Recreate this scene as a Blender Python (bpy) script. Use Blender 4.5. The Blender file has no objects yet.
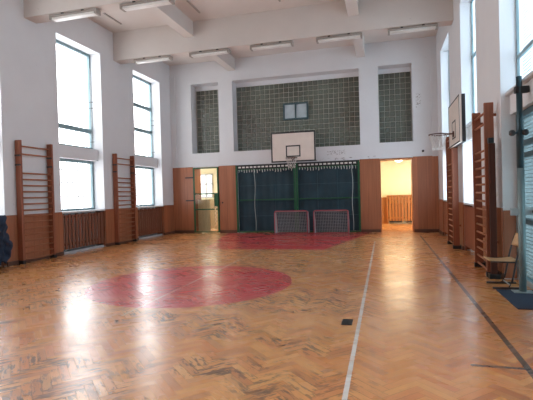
import bpy, bmesh, math, random
from mathutils import Vector, Matrix
random.seed(7)
C = bpy.context.scene.collection
SC = bpy.context.scene

# ------------------------------------------------------------------ helpers
class MB:
    """Collects shapes into one mesh."""
    def __init__(self):
        self.bm = bmesh.new()
    def box(self, x0, x1, y0, y1, z0, z1, bev=0.0):
        bm = self.bm
        n = len(bm.verts)
        vs = [bm.verts.new((x, y, z)) for x in (x0, x1) for y in (y0, y1) for z in (z0, z1)]
        fs = []
        for q in ((0, 1, 3, 2), (4, 6, 7, 5), (0, 4, 5, 1), (2, 3, 7, 6), (0, 2, 6, 4), (1, 5, 7, 3)):
            fs.append(bm.faces.new([vs[i] for i in q]))
        if bev > 0:
            es = {e for f in fs for e in f.edges}
            bmesh.ops.bevel(bm, geom=list(es), offset=bev, segments=2, affect='EDGES', profile=0.7)
        return self
    def bar(self, a, b, w, h, up=(0, 0, 1)):
        """Rectangular bar from a to b."""
        a, b = Vector(a), Vector(b)
        d = (b - a).normalized()
        up = Vector(up)
        if abs(d.dot(up)) > .95:
            up = Vector((1, 0, 0))
        s = d.cross(up).normalized()
        u = s.cross(d).normalized()
        vs = []
        for p in (a, b):
            for i, j in ((-1, -1), (1, -1), (1, 1), (-1, 1)):
                vs.append(self.bm.verts.new(p + s * i * w / 2 + u * j * h / 2))
        for q in ((0, 1, 2, 3), (7, 6, 5, 4), (0, 4, 5, 1), (1, 5, 6, 2), (2, 6, 7, 3), (3, 7, 4, 0)):
            self.bm.faces.new([vs[i] for i in q])
        return self
    def tube(self, pts, r, n=8, closed=False):
        pts = [Vector(p) for p in pts]
        rings = []
        m = len(pts)
        ref = Vector((0, 0, 1))
        for i, p in enumerate(pts):
            if closed:
                d = (pts[(i + 1) % m] - pts[i - 1]).normalized()
            else:
                d = (pts[min(i + 1, m - 1)] - pts[max(i - 1, 0)]).normalized()
            rf = ref if abs(d.dot(ref)) < .9 else Vector((1, 0, 0))
            s = d.cross(rf).normalized()
            u = s.cross(d).normalized()
            rr = r[i] if isinstance(r, (list, tuple)) else r
            rings.append([self.bm.verts.new(p + (s * math.cos(2 * math.pi * k / n) + u * math.sin(2 * math.pi * k / n)) * rr) for k in range(n)])
        for i in range(m if closed else m - 1):
            A, B = rings[i], rings[(i + 1) % m]
            for k in range(n):
                f = self.bm.faces.new((A[k], A[(k + 1) % n], B[(k + 1) % n], B[k]))
                f.smooth = True
        if not closed:
            self.bm.faces.new(rings[0][::-1])
            self.bm.faces.new(rings[-1])
        return self
    def lathe(self, c, prof, n=20):
        """prof: list of (radius, z) about the vertical axis through c."""
        rings = []
        for r, z in prof:
            rings.append([self.bm.verts.new((c[0] + r * math.cos(2 * math.pi * k / n), c[1] + r * math.sin(2 * math.pi * k / n), c[2] + z)) for k in range(n)])
        for A, B in zip(rings, rings[1:]):
            for k in range(n):
                self.bm.faces.new((A[k], A[(k + 1) % n], B[(k + 1) % n], B[k])).smooth = True
        self.bm.faces.new(rings[0][::-1])
        self.bm.faces.new(rings[-1])
        return self
    def quad(self, *ps):
        self.bm.faces.new([self.bm.verts.new(p) for p in ps])
        return self
    def grid(self, fn, nu, nv, smooth=True):
        vs = [[self.bm.verts.new(fn(i / nu, j / nv)) for j in range(nv + 1)] for i in range(nu + 1)]
        for i in range(nu):
            for j in range(nv):
                self.bm.faces.new((vs[i][j], vs[i + 1][j], vs[i + 1][j + 1], vs[i][j + 1])).smooth = smooth
        return self
    def build(self, name, mat, parent=None, loc=None):
        bm = self.bm
        if loc is not None:
            bmesh.ops.translate(bm, verts=bm.verts, vec=-Vector(loc))
        bmesh.ops.recalc_face_normals(bm, faces=bm.faces)
        me = bpy.data.meshes.new(name)
        bm.to_mesh(me)
        bm.free()
        o = bpy.data.objects.new(name, me)
        C.objects.link(o)
        me.materials.append(mat)
        if parent is not None:
            o.parent = parent
        elif loc is not None:
            o.location = loc
        return o

def voxel(xs, ys, zs, solid):
    """Boundary surface of the solid cells of a box grid."""
    m = MB()
    bm = m.bm
    nx, ny, nz = len(xs) - 1, len(ys) - 1, len(zs) - 1
    S = {}
    for i in range(nx):
        for j in range(ny):
            for k in range(nz):
                S[i, j, k] = solid((xs[i] + xs[i + 1]) / 2, (ys[j] + ys[j + 1]) / 2, (zs[k] + zs[k + 1]) / 2)
    V = {}
    def v(i, j, k):
        if (i, j, k) not in V:
            V[i, j, k] = bm.verts.new((xs[i], ys[j], zs[k]))
        return V[i, j, k]
    for (i, j, k), s in S.items():
        if not s:
            continue
        for d, q in (((-1, 0, 0), ((0, 0, 0), (0, 0, 1), (0, 1, 1), (0, 1, 0))), ((1, 0, 0), ((1, 0, 0), (1, 1, 0), (1, 1, 1), (1, 0, 1))),
                     ((0, -1, 0), ((0, 0, 0), (1, 0, 0), (1, 0, 1), (0, 0, 1))), ((0, 1, 0), ((0, 1, 0), (0, 1, 1), (1, 1, 1), (1, 1, 0))),
                     ((0, 0, -1), ((0, 0, 0), (0, 1, 0), (1, 1, 0), (1, 0, 0))), ((0, 0, 1), ((0, 0, 1), (1, 0, 1), (1, 1, 1), (0, 1, 1)))):
            if not S.get((i + d[0], j + d[1], k + d[2]), False):
                bm.faces.new([v(i + a, j + b, k + c) for a, b, c in q])
    return m

def empty(name, loc, label=None, cat=None, group=None):
    o = bpy.data.objects.new(name, None)
    o.empty_display_size = .2
    C.objects.link(o)
    o.location = loc
    tag(o, label, cat, group)
    return o

def tag(o, label=None, cat=None, group=None, kind=None):
    if label: o['label'] = label
    if cat: o['category'] = cat
    if group: o['group'] = group
    if kind: o['kind'] = kind
    return o

def struct(o):
    o['kind'] = 'structure'
    return o

def dup(root, loc, label, group=None, rz=None):
    r = root.copy(); C.objects.link(r)
    r.location = loc
    if rz is not None: r.rotation_euler = (0, 0, rz)
    r['label'] = label
    if group: r['group'] = group
    for ch in list(root.children):
        c = ch.copy(); C.objects.link(c); c.parent = r
        for g in list(ch.children):
            d = g.copy(); C.objects.link(d); d.parent = c
    return r

# ------------------------------------------------------------------ materials
class NT:
    def __init__(self, mat):
        self.t = mat.node_tree
    def n(self, kind, **kw):
        nd = self.t.nodes.new(kind)
        for k, v in kw.items():
            setattr(nd, k, v)
        return nd
    def link(self, a, b):
        self.t.links.new(a, b)
    def m(self, op, a, b=None, c=None, clamp=False):
        nd = self.n('ShaderNodeMath', operation=op, use_clamp=clamp)
        for i, x in enumerate((a, b, c)):
            if x is None: continue
            if isinstance(x, (int, float)): nd.inputs[i].default_value = x
            else: self.link(x, nd.inputs[i])
        return nd.outputs[0]
    def mix(self, f, a, b, blend='MIX'):
        nd = self.n('ShaderNodeMix', data_type='RGBA', blend_type=blend)
        for i, x in ((0, f), (6, a), (7, b)):
            if isinstance(x, (int, float)): nd.inputs[i].default_value = x
            elif isinstance(x, (tuple, list)): nd.inputs[i].default_value = (*x[:3], 1)
            else: self.link(x, nd.inputs[i])
        return nd.outputs[2]
    def noise(self, vec, scale, detail=3, rough=.5):
        nd = self.n('ShaderNodeTexNoise')
        nd.inputs['Scale'].default_value = scale
        nd.inputs['Detail'].default_value = detail
        nd.inputs['Roughness'].default_value = rough
        if vec is not None: self.link(vec, nd.inputs['Vector'])
        return nd.outputs['Fac']
    def ramp(self, f, a, b, lo=0., hi=1.):
        nd = self.n('ShaderNodeMapRange', clamp=True)
        self.link(f, nd.inputs[0])
        for i, x in zip((1, 2, 3, 4), (a, b, lo, hi)): nd.inputs[i].default_value = x
        return nd.outputs[0]
    def combine(self, x, y, z=0.):
        nd = self.n('ShaderNodeCombineXYZ')
        for i, q in enumerate((x, y, z)):
            if isinstance(q, (int, float)): nd.inputs[i].default_value = q
            else: self.link(q, nd.inputs[i])
        return nd.outputs[0]
    def pos(self, scale=(1, 1, 1)):
        tc = self.n('ShaderNodeTexCoord')
        mp = self.n('ShaderNodeMapping')
        mp.inputs['Scale'].default_value = scale
        self.link(tc.outputs['Object'], mp.inputs['Vector'])
        return mp.outputs['Vector']

def srgb(r, g, b):
    f = lambda c: c / 12.92 if c <= .04045 else ((c + .055) / 1.055) ** 2.4
    return tuple(f(x / 255) for x in (r, g, b))

def new_mat(name):
    m = bpy.data.materials.new(name)
    m.use_nodes = True
    return m, NT(m), m.node_tree.nodes['Principled BSDF']

def plain(name, col, rough=.5, metal=0., var=.06, scale=3., spec=.5, stretch=(1, 1, 1)):
    """Flat colour with a little uneven tone."""
    m, t, b = new_mat(name)
    c = srgb(*col)
    f = t.noise(t.pos(stretch), scale, 4, .6)
    lo = tuple(x * (1 - var * 2) for x in c)
    hi = tuple(min(1, x * (1 + var * 2)) for x in c)
    t.link(t.mix(t.ramp(f, .3, .7), lo, hi), b.inputs['Base Color'])
    b.inputs['Roughness'].default_value = rough
    b.inputs['Metallic'].default_value = metal
    b.inputs['Specular IOR Level'].default_value = spec
    return m

def wood(name, col, rough=.4, board=0., axis='X', var=.16, grain='Z', spec=.5):
    """Grained wood; optional board seams every `board` metres along axis (world/object space)."""
    m, t, b = new_mat(name)
    c = srgb(*col)
    st = {'Z': (22, 22, .9), 'Y': (22, .9, 22), 'X': (.9, 22, 22)}[grain]
    f1 = t.noise(t.pos(st), 1.0, 5, .6)
    f2 = t.noise(t.pos(tuple(x * .12 for x in st)), 1.3, 2, .5)
    f = t.m('ADD', t.m('MULTIPLY', f1, .6), t.m('MULTIPLY', f2, .4))
    lo = tuple(x * (1 - var * 1.6) for x in c)
    hi = tuple(min(1, x * (1 + var * 1.4)) for x in c)
    col_o = t.mix(t.ramp(f, .3, .7), lo, hi)
    if board > 0:
        tc = t.n('ShaderNodeTexCoord')
        sp = t.n('ShaderNodeSeparateXYZ')
        t.link(tc.outputs['Object'], sp.inputs[0])
        x = t.m('DIVIDE', sp.outputs[axis], board)
        fr = t.m('FRACT', x)
        seam = t.m('LESS_THAN', fr, .035)
        idn = t.n('ShaderNodeTexWhiteNoise', noise_dimensions='1D')
        t.link(t.m('FLOOR', x), idn.inputs['W'])
        tone = t.ramp(idn.outputs['Value'], 0, 1, .88, 1.12)
        hsv = t.n('ShaderNodeHueSaturation')
        t.link(tone, hsv.inputs['Value']); t.link(col_o, hsv.inputs['Color'])
        col_o = t.mix(t.m('MULTIPLY', seam, .6), hsv.outputs[0], tuple(x * .35 for x in c))
    t.link(col_o, b.inputs['Base Color'])
    b.inputs['Roughness'].default_value = rough
    b.inputs['Specular IOR Level'].default_value = spec
    return m

def wall_paint(name, col, stains=()):
    m, t, b = new_mat(name)
    c = srgb(*col)
    f = t.noise(t.pos(), 1.2, 5, .6)
    base = t.mix(t.ramp(f, .3, .7), tuple(x * .95 for x in c), c)
    # old chips and smudges
    g = t.noise(t.pos((1, 1, 2.2)), 5.5, 6, .62)
    chip = t.m('MULTIPLY', t.ramp(g, .70, .74), .35)
    base = t.mix(chip, base, srgb(140, 128, 118))
    if stains:
        tc = t.n('ShaderNodeTexCoord'); sp = t.n('ShaderNodeSeparateXYZ'); t.link(tc.outputs['Object'], sp.inputs[0])
        for x0, x1, z0, z1, sx, sz in stains:
            # scratches and rubbed-off paint inside a patch of the wall
            q = [t.m('GREATER_THAN', sp.outputs[0], x0), t.m('LESS_THAN', sp.outputs[0], x1), t.m('GREATER_THAN', sp.outputs[2], z0), t.m('LESS_THAN', sp.outputs[2], z1)]
            f_ = t.m('MULTIPLY', t.m('MULTIPLY', q[0], q[1]), t.m('MULTIPLY', q[2], q[3]))
            nz = t.noise(t.combine(t.m('MULTIPLY', sp.outputs[0], sx), 0., t.m('MULTIPLY', sp.outputs[2], sz)), 1., 3, .6)
            base = t.mix(t.m('MULTIPLY', f_, t.ramp(nz, .53, .58, 0., .7)), base, srgb(112, 100, 92))
    t.link(base, b.inputs['Base Color'])
    b.inputs['Roughness'].default_value = .75
    b.inputs['Specular IOR Level'].default_value = .25
    bp = t.n('ShaderNodeBump'); bp.inputs['Strength'].default_value = .12; bp.inputs['Distance'].default_value = .01
    t.link(t.noise(t.pos(), 14, 4), bp.inputs['Height'])
    t.link(bp.outputs[0], b.inputs['Normal'])
    return m

def glass_mat(name, tint, gloss=.08, rough=.02):
    m, t, b = new_mat(name)
    t.t.nodes.remove(b)
    out = t.t.nodes['Material Output']
    tr = t.n('ShaderNodeBsdfTransparent'); tr.inputs[0].default_value = (*tint, 1)
    gl = t.n('ShaderNodeBsdfGlossy'); gl.inputs['Roughness'].default_value = rough
    mx = t.n('ShaderNodeMixShader'); mx.inputs[0].default_value = gloss
    t.link(tr.outputs[0], mx.inputs[1]); t.link(gl.outputs[0], mx.inputs[2]); t.link(mx.outputs[0], out.inputs[0])
    return m

def emit(name, col, s):
    m, t, b = new_mat(name)
    b.inputs['Base Color'].default_value = (*col, 1)
    b.inputs['Emission Color'].default_value = (*col, 1)
    b.inputs['Emission Strength'].default_value = s
    return m

def parquet():
    m, t, b = new_mat('herringbone_parquet')
    tc = t.n('ShaderNodeTexCoord')
    sp = t.n('ShaderNodeSeparateXYZ')
    t.link(tc.outputs['Object'], sp.inputs[0])
    X, Y = sp.outputs[0], sp.outputs[1]
    w, n = .078, 5
    s = .70710678 / w
    u = t.m('ADD', t.m('MULTIPLY', t.m('ADD', X, Y), s), 2000.)
    v = t.m('ADD', t.m('MULTIPLY', t.m('SUBTRACT', Y, X), s), 2000.)
    i, j = t.m('FLOOR', u), t.m('FLOOR', v)
    fu, fv = t.m('FRACT', u), t.m('FRACT', v)
    k = t.m('FLOORED_MODULO', t.m('SUBTRACT', i, j), 2. * n)
    hor = t.m('LESS_THAN', k, n - .5)
    ver = t.m('SUBTRACT', 1., hor)
    kv = t.m('SUBTRACT', 2. * n - 1, k)
    # along / across coordinates in cells
    along = t.m('ADD', t.m('MULTIPLY', hor, t.m('ADD', k, fu)), t.m('MULTIPLY', ver, t.m('ADD', kv, fv)))
    across = t.m('ADD', t.m('MULTIPLY', hor, fv), t.m('MULTIPLY', ver, fu))
    idx = t.m('SUBTRACT', i, t.m('MULTIPLY', hor, k))
    idy = t.m('SUBTRACT', j, t.m('MULTIPLY', ver, kv))
    wn = t.n('ShaderNodeTexWhiteNoise', noise_dimensions='3D')
    t.link(t.combine(idx, idy, hor), wn.inputs['Vector'])
    rnd = wn.outputs['Value']
    sc = t.n('ShaderNodeSeparateColor'); t.link(wn.outputs['Color'], sc.inputs[0])
    r1, r2, r3 = sc.outputs[0], sc.outputs[1], sc.outputs[2]
    # edges of each plank
    da = t.m('MINIMUM', along, t.m('SUBTRACT', float(n), along))
    dc = t.m('MINIMUM', across, t.m('SUBTRACT', 1., across))
    d = t.m('MINIMUM', da, dc)
    wear = t.noise(t.combine(t.m('MULTIPLY', X, .6), t.m('MULTIPLY', Y, 1.5), 0.), .7, 4, .6)
    wear2 = t.noise(t.combine(X, Y, 3.), 1.7, 3, .6)
    gap_w = t.ramp(t.m('ADD', wear, t.m('MULTIPLY', t.m('SUBTRACT', wear2, .5), .6)), .5, .64, .0, .10)
    zone = t.ramp(t.m('ABSOLUTE', t.m('ADD', X, 3.8)), 2.9, 4., 1., .06)
    gap_w = t.m('ADD', .03, t.m('MULTIPLY', gap_w, zone))
    gap = t.m('LESS_THAN', d, gap_w)
    # grain
    gv = t.combine(t.m('ADD', t.m('MULTIPLY', along, .35), t.m('MULTIPLY', r1, 50.)), t.m('ADD', t.m('MULTIPLY', across, 3.), t.m('MULTIPLY', r2, 50.)), 0.)
    grain = t.noise(gv, 1.6, 4, .65)
    c1, c2 = srgb(*FLOOR_LO), srgb(*FLOOR_HI)
    base = t.mix(rnd, c1, c2)
    base = t.mix(t.m('MULTIPLY', t.ramp(grain, .35, .75), .22), base, srgb(112, 72, 42))
    # odd redder planks
    base = t.mix(t.m('MULTIPLY', t.m('GREATER_THAN', r3, .8), .35), base, srgb(150, 84, 48))
    big = t.noise(t.combine(X, Y, 9.), .3, 2, .5)
    base = t.mix(t.ramp(big, .35, .7, 0., .4), base, srgb(240, 186, 126))
    # worn dark streaks along the planks in the most walked areas
    streak = t.noise(t.combine(t.m('ADD', t.m('MULTIPLY', along, .32), t.m('MULTIPLY', r2, 90.)), t.m('ADD', t.m('MULTIPLY', across, 1.1), t.m('MULTIPLY', r3, 90.)), 1.), 1., 3, .7)
    wornm = t.m('MULTIPLY', t.m('MULTIPLY', t.ramp(streak, .50, .57), t.ramp(t.m('ADD', wear, t.m('MULTIPLY', wear2, .5)), .70, .82)), zone)
    base = t.mix(t.m('MULTIPLY', wornm, .8), base, srgb(70, 54, 44))
    gapc = t.mix(.5, base, srgb(52, 34, 22))
    base = t.mix(t.m('MULTIPLY', gap, t.ramp(wear2, .3, .7, .2, .75)), base, gapc)
    pale = base
    # ---- painted markings ----
    red = srgb(*RED)
    cx, cy = -3.5, 7.5
    dx, dy = t.m('SUBTRACT', X, cx), t.m('SUBTRACT', Y, cy)
    rr = t.m('SQRT', t.m('ADD', t.m('MULTIPLY', dx, dx), t.m('MULTIPLY', dy, dy)))
    edge = t.noise(t.combine(X, Y, 5.), 9., 2)
    circ = t.m('LESS_THAN', t.m('ADD', rr, t.m('MULTIPLY', t.m('SUBTRACT', edge, .5), .05)), 1.86)
    half = t.m('ADD', 1.8, t.m('MULTIPLY', t.m('SUBTRACT', Y, 12.3), 1.2 / 5.4))
    key = t.m('MULTIPLY', t.m('LESS_THAN', t.m('ABSOLUTE', dx), half), t.m('GREATER_THAN', Y, 12.3))
    key = t.m('MULTIPLY', key, t.m('LESS_THAN', Y, 17.72))
    # the paint in the circle is rubbed off in bands
    rub = t.noise(t.combine(t.m('MULTIPLY', X, .55), t.m('MULTIPLY', Y, 2.4), 2.), 1.3, 3, .55)
    rubm = t.ramp(rub, .5, .72, 1., .55)
    scr = t.ramp(t.noise(gv, 2.3, 3, .7), .25, .6, .75, 1.)
    redm = t.m('MULTIPLY', t.m('MULTIPLY', t.m('MAXIMUM', circ, key), rubm), scr)
    redp = t.mix(t.m('MULTIPLY', gap, .35), red, tuple(x * .45 for x in red))
    base = t.mix(redm, base, redp)
    def line(c, val, wd):
        return t.m('LESS_THAN', t.m('ABSOLUTE', t.m('SUBTRACT', c, val)), wd / 2)
    worn = t.ramp(t.noise(t.combine(X, Y, 7.), 6., 4, .7), .3, .5, .45, 1.)
    wl = t.m('MULTIPLY', line(X, -.335, .042), t.m('LESS_THAN', Y, 14.45))
    wl = t.m('MULTIPLY', wl, worn)
    base = t.mix(t.m('MULTIPLY', wl, .9), base, srgb(245, 242, 236))
    tl = t.m('MAXIMUM', t.m('MULTIPLY', line(X, -6.5, .035), t.m('LESS_THAN', Y, 14.45)), t.m('MULTIPLY', line(X, -3.5, .035), t.m('MULTIPLY', t.m('GREATER_THAN', Y, 5.2), t.m('LESS_THAN', Y, 12.3))))
    base = t.mix(t.m('MULTIPLY', t.m('MULTIPLY', tl, worn), .7), base, srgb(222, 205, 185))
    bl = t.m('MULTIPLY', line(X, 1.19, .058), t.m('LESS_THAN', Y, 16.4))
    base = t.mix(t.m('MULTIPLY', bl, .85), base, srgb(52, 48, 44))
    cl_ = t.m('MULTIPLY', line(Y, 4.3, .05), t.m('MULTIPLY', t.m('GREATER_THAN', X, .72), t.m('LESS_THAN', X, 1.2)))
    base = t.mix(t.m('MULTIPLY', t.m('MULTIPLY', cl_, worn), .8), base, srgb(62, 60, 62))
    # scattered scuffs
    scf = t.noise(t.combine(t.m('MULTIPLY', X, 1.2), t.m('MULTIPLY', Y, 4.), 4.), 2.2, 5, .7)
    base = t.mix(t.ramp(scf, .64, .70, 0., .6), base, srgb(60, 48, 42))
    t.link(base, b.inputs['Base Color'])
    ro = t.m('ADD', ROUGH, t.m('MULTIPLY', t.m('SUBTRACT', r3, .5), .10))
    ro = t.m('ADD', ro, t.m('MULTIPLY', gap, .25))
    ro = t.m('ADD', ro, t.ramp(wear, .4, .7, -.03, .12))
    t.link(ro, b.inputs['Roughness'])
    b.inputs['Specular IOR Level'].default_value = .5
    b.inputs['Coat Weight'].default_value = .85
    b.inputs['Coat Roughness'].default_value = .22
    # each plank lies a hair out of level
    ht = t.m('ADD', t.m('MULTIPLY', t.m('MULTIPLY', t.m('SUBTRACT', r1, .5), t.m('SUBTRACT', across, .5)), .9), t.m('MULTIPLY', t.m('SUBTRACT', 1., gap), .5))
    bp = t.n('ShaderNodeBump'); bp.inputs['Strength'].default_value = .22; bp.inputs['Distance'].default_value = .004
    t.link(ht, bp.inputs['Height']); t.link(bp.outputs[0], b.inputs['Normal']); t.link(bp.outputs[0], b.inputs['Coat Normal'])
    return m

FLOOR_LO, FLOOR_HI, RED, ROUGH = (232, 140, 76), (252, 178, 104), (208, 36, 54), .27

M = {}
M['floor'] = parquet()
M['wall'] = wall_paint('white_wall_paint', (219, 219, 221))
M['ceil'] = wall_paint('white_ceiling_paint', (214, 206, 200))
M['panel'] = wood('brown_wall_panel', (166, 104, 72), .38, board=.31, axis='X')
M['panel_side'] = wood('brown_side_panel', (160, 98, 66), .4, board=.31, axis='Y')
M['bars'] = wood('wall_bar_wood', (144, 82, 56), .5)
M['rung'] = wood('rung_wood', (156, 96, 64), .45, grain='Y')
M['slat'] = wood('dark_slat_wood', (120, 72, 52), .5)
M['base'] = wood('dark_skirting', (92, 58, 42), .5, grain='X')
M['frame'] = plain('hazed_teal_window_paint', (122, 146, 152), .45)  # teal lightened so the colour includes the window haze
M['frame_dark'] = plain('dark_teal_paint', (58, 84, 92), .45)
M['glass'] = glass_mat('window_glass', (.96, .98, .98), .06)
M['wire_glass'] = glass_mat('greenish_glass', (.2, .26, .26), .1)
M['dim_glass'] = glass_mat('frosted_glass', (.5, .56, .58), .2, .3)
M['sill'] = plain('pale_sill', (205, 206, 208), .5)
M['concrete'] = plain('pale_concrete', (170, 170, 172), .8)
M['green'] = plain('green_enamel', (24, 84, 52), .4)
M['green_dark'] = plain('dark_green_enamel', (26, 66, 46), .45)
M['net_dark'] = plain('dark_blue_net', (32, 56, 66), .8, var=.12, scale=1.4)
M['white'] = plain('white_plastic', (225, 223, 218), .5)
M['rope'] = plain('grey_rope', (168, 176, 172), .8)
M['board'] = plain('backboard_white', (222, 210, 200), .45, var=.03)
M['black'] = plain('black_paint', (28, 28, 30), .5)
M['dark_metal'] = plain('dark_grey_metal', (58, 56, 56), .45, .3)
M['rim'] = plain('dark_rim_steel', (92, 62, 54), .45, .2)
M['cord'] = plain('white_net_cord', (205, 200, 195), .8)
M['pink'] = plain('faded_red_tube', (166, 76, 86), .45)
M['goalnet'] = plain('grey_goal_net', (164, 168, 170), .8)
M['lamp_body'] = plain('lamp_housing', (158, 150, 142), .5)
M['lamp_diff'] = plain('lamp_diffuser', (226, 224, 220), .3)
M['post'] = plain('teal_grey_steel', (124, 142, 144), .42, .3)
M['post_dark'] = plain('dark_teal_steel', (44, 68, 76), .42, .3)
M['wire'] = plain('pale_blue_wire', (176, 204, 212), .5)
M['steel'] = plain('pale_steel', (170, 180, 182), .4, .4)
M['ply'] = wood('light_plywood', (206, 164, 120), .45, grain='X')
M['tube'] = plain('dark_brown_tube', (52, 38, 34), .45)
M['mat'] = plain('navy_mat', (38, 52, 74), .9, var=.1, scale=30)
M['cloth'] = plain('navy_cloth', (40, 52, 72), .9, var=.25, scale=5)
M['darkwood'] = wood('dark_brown_post', (76, 42, 32), .7, spec=.2)
M['block'] = None
M['mortar'] = plain('pale_mortar', (156, 154, 144), .7)
M['yellow'] = plain('yellow_wall_paint', (244, 226, 186), .7, var=.02)
M['cream'] = plain('cream_wall_paint', (234, 226, 196), .7, var=.03)
M['oak'] = wood('warm_oak', (178, 112, 54), .4, board=.25, axis='X')
M['pine'] = wood('pale_pine', (232, 212, 176), .5)
M['lamp_warm'] = emit('warm_lamp', (1., .86, .62), 8.)
M['radiator'] = plain('radiator_enamel', (206, 206, 208), .45)

def block_mat():
    m, t, b = new_mat('glass_block')
    g = t.noise(t.pos(), .55, 3, .5)
    h = t.noise(t.pos(), 7., 2, .5)
    c = t.mix(t.ramp(g, .35, .7), srgb(84, 86, 78), srgb(116, 126, 114))
    c = t.mix(t.ramp(h, .35, .7, 0., .5), c, srgb(98, 98, 86))
    t.link(c, b.inputs['Base Color'])
    b.inputs['Roughness'].default_value = .16
    b.inputs['Coat Weight'].default_value = .3
    return m
M['block'] = block_mat()

# ------------------------------------------------------------------ room measures
XL, XR, YB, YF, ZC = -9.05, 2.0, 17.7, -2.9, 7.4
GLX, GRX = -9.48, 2.28           # window planes
LN = [(-1.3, .7), (2.7, 4.72), (6.7, 8.74), (10.7, 12.74), (14.7, 16.72)]
RN = [(-1.4, .5), (2.6, 4.5), (6.5, 8.5), (10.5, 12.42), (14.5, 16.5)]
ZS, ZL, ZU, ZT = 1.25, 2.87, 3.25, 6.44   # sill, lower head, upper sill, upper head

# floor
fl = MB(); fl.box(XL - .7, XR + .7, YF - .3, 23.2, -.12, 0)
struct(fl.build('floor', M['floor']))

# ceiling with its beams
ce = MB()
ce.box(XL - .7, XR + .7, YF - .3, YB + .9, ZC, ZC + .25)
for y in (1.5, 5.5, 9.55, 13.5):
    ce.box(XL, XR, y, y + .42, 6.42, ZC + .02)
ys = [YF, 1.5, 1.92, 5.5, 5.92, 9.55, 9.97, 13.5, 13.92, YB]
for x0 in (-6.32, -.94):
    for a, c in ((YF, 1.5), (1.92, 5.5), (5.92, 9.55), (9.97, 13.5), (13.92, YB)):
        ce.box(x0, x0 + .32, a, c, 6.9, ZC + .02)
struct(ce.build('ceiling', M['ceil']))
k = 1
for x in (-8.32, -5.5, -2.9):
    tr = MB(); tr.box(x - .025, x + .025, 10.2, 12.9, ZC - .03, ZC - .001)
    struct(tr.build('trim_%d' % k, M['lamp_body'])); k += 1

# walls
def inside(v, rng): return any(a < v < b for a, b in rng)
def left_solid(x, y, z):
    if inside(y, LN):
        if ZU < z < ZT or ZS < z < ZL: return False
        if ZL <= z <= ZU: return x < -9.25
        if z < ZS: return x < -9.42
    return True
cuts = sorted([v for r in LN for v in r] + [YF - .3, YB])
wl = voxel([-9.7, -9.42, -9.25, XL], cuts, [0, ZS, ZL, ZU, ZT, ZC], left_solid)
struct(wl.build('wall_left', M['wall']))
def right_solid(x, y, z):
    if inside(y, RN):
        if ZU < z < ZT: return False
        if ZL <= z <= ZU: return x > 2.14
        if 6.5 < y < 8.5 and z < ZL: return False
        if ZS < z < ZL: return False
        if z < ZS: return x > 2.22
    return True
cuts = sorted([v for r in RN for v in r] + [YF - .3, YB])
wr = voxel([XR, 2.14, 2.22, 2.5], cuts, [0, ZS, ZL, ZU, ZT, ZC], right_solid)
struct(wr.build('wall_right', M['wall']))

OPEN = [(-8.07, -6.86, 0, 2.86), (-6.1, -.92, 0, 2.87), (-.17, 1.08, 0, 2.88)]
REC = [(-8.08, -6.8, 3.47, 6.48), (-6.16, -.88, 3.47, 6.48), (-.15, 1.11, 3.5, 6.48)]
xs = sorted({XL - .65, XR + .5, *[v for o in OPEN + REC for v in o[:2]]})
def back_solid(x, y, z):
    for a, b_, c, d in OPEN + REC:
        if a < x < b_ and c < z < d: return False
    return True
wb = voxel(xs, [YB, 18.45], [0, 2.86, 2.87, 2.88, 3.47, 3.5, 6.48, ZC], back_solid)
M['wall_back'] = wall_paint('scuffed_back_wall_paint', (219, 219, 221), ((-2.2, -1.45, 3.12, 3.3, 14, 18), (1.22, 1.42, 4.75, 5.3, 12, 16), (-2.9, -.3, 2.9, 3.0, 5, 10)))
struct(wb.build('wall_back', M['wall_back']))
wf = MB(); wf.box(XL - .65, XR + .5, YF - .5, YF, 0, ZC)
struct(wf.build('wall_front', M['wall']))
# corner pilasters
for i, (a, b_) in enumerate(((XL, XL + .24), (XR - .22, XR))):
    tr = MB(); tr.box(a, b_, YB - .06, YB, 2.88, 6.9)
    struct(tr.build('trim_%d' % k, M['wall'])); k += 1

# wood panelling
def panel(boxes, mat):
    global k
    p = MB()
    for bx in boxes: p.box(*bx, bev=.004)
    struct(p.build('trim_%d' % k, mat)); k += 1
panel([(XL + .02, -8.07, YB - .035, YB - .001, .12, 2.88)], M['panel'])
panel([(-6.86, -6.1, YB - .035, YB - .001, .12, 2.88)], M['panel'])
panel([(-.92, -.17, YB - .035, YB - .001, .12, 2.89)], M['panel'])
panel([(1.08, XR - .02, YB - .035, YB - .001, .12, 2.9)], M['panel'])
bb = MB()
for a, b_ in ((XL + .02, -8.07), (-6.86, -6.1), (-.92, -.17), (1.08, XR - .02)):
    bb.box(a, b_, YB - .05, YB - .001, .0, .12)
struct(bb.build('baseboard_back', M['base']))
def piers(rng):
    v = [YF] + [q for r in rng for q in r] + [YB - .05]
    return [(v[i], v[i + 1]) for i in range(0, len(v), 2)]
for side, X0, X1, rng, dp in (('left', XL + .001, XL + .03, LN, -9.41), ('right', XR - .03, XR - .001, RN, 2.2)):
    for a, b_ in piers(rng):
        panel([(X0, X1, a, b_, .1, ZS)], M['panel_side'])
    sk = MB()
    for a, b_ in piers(rng):
        sk.box(X0 - (.02 if side == 'right' else 0), X1 + (.02 if side == 'left' else 0), a, b_, 0, .1)
    struct(sk.build('baseboard_' + side, M['base']))
    # panelled reveals under the windows
    for a, b_ in rng:
        lo, hi = sorted((dp, XL if side == 'left' else XR))
        panel([(lo, hi, a + .001, a + .02, 0.02, ZS - .04), (lo, hi, b_ - .02, b_ - .001, 0.02, ZS - .04)], M['panel_side'])

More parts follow.
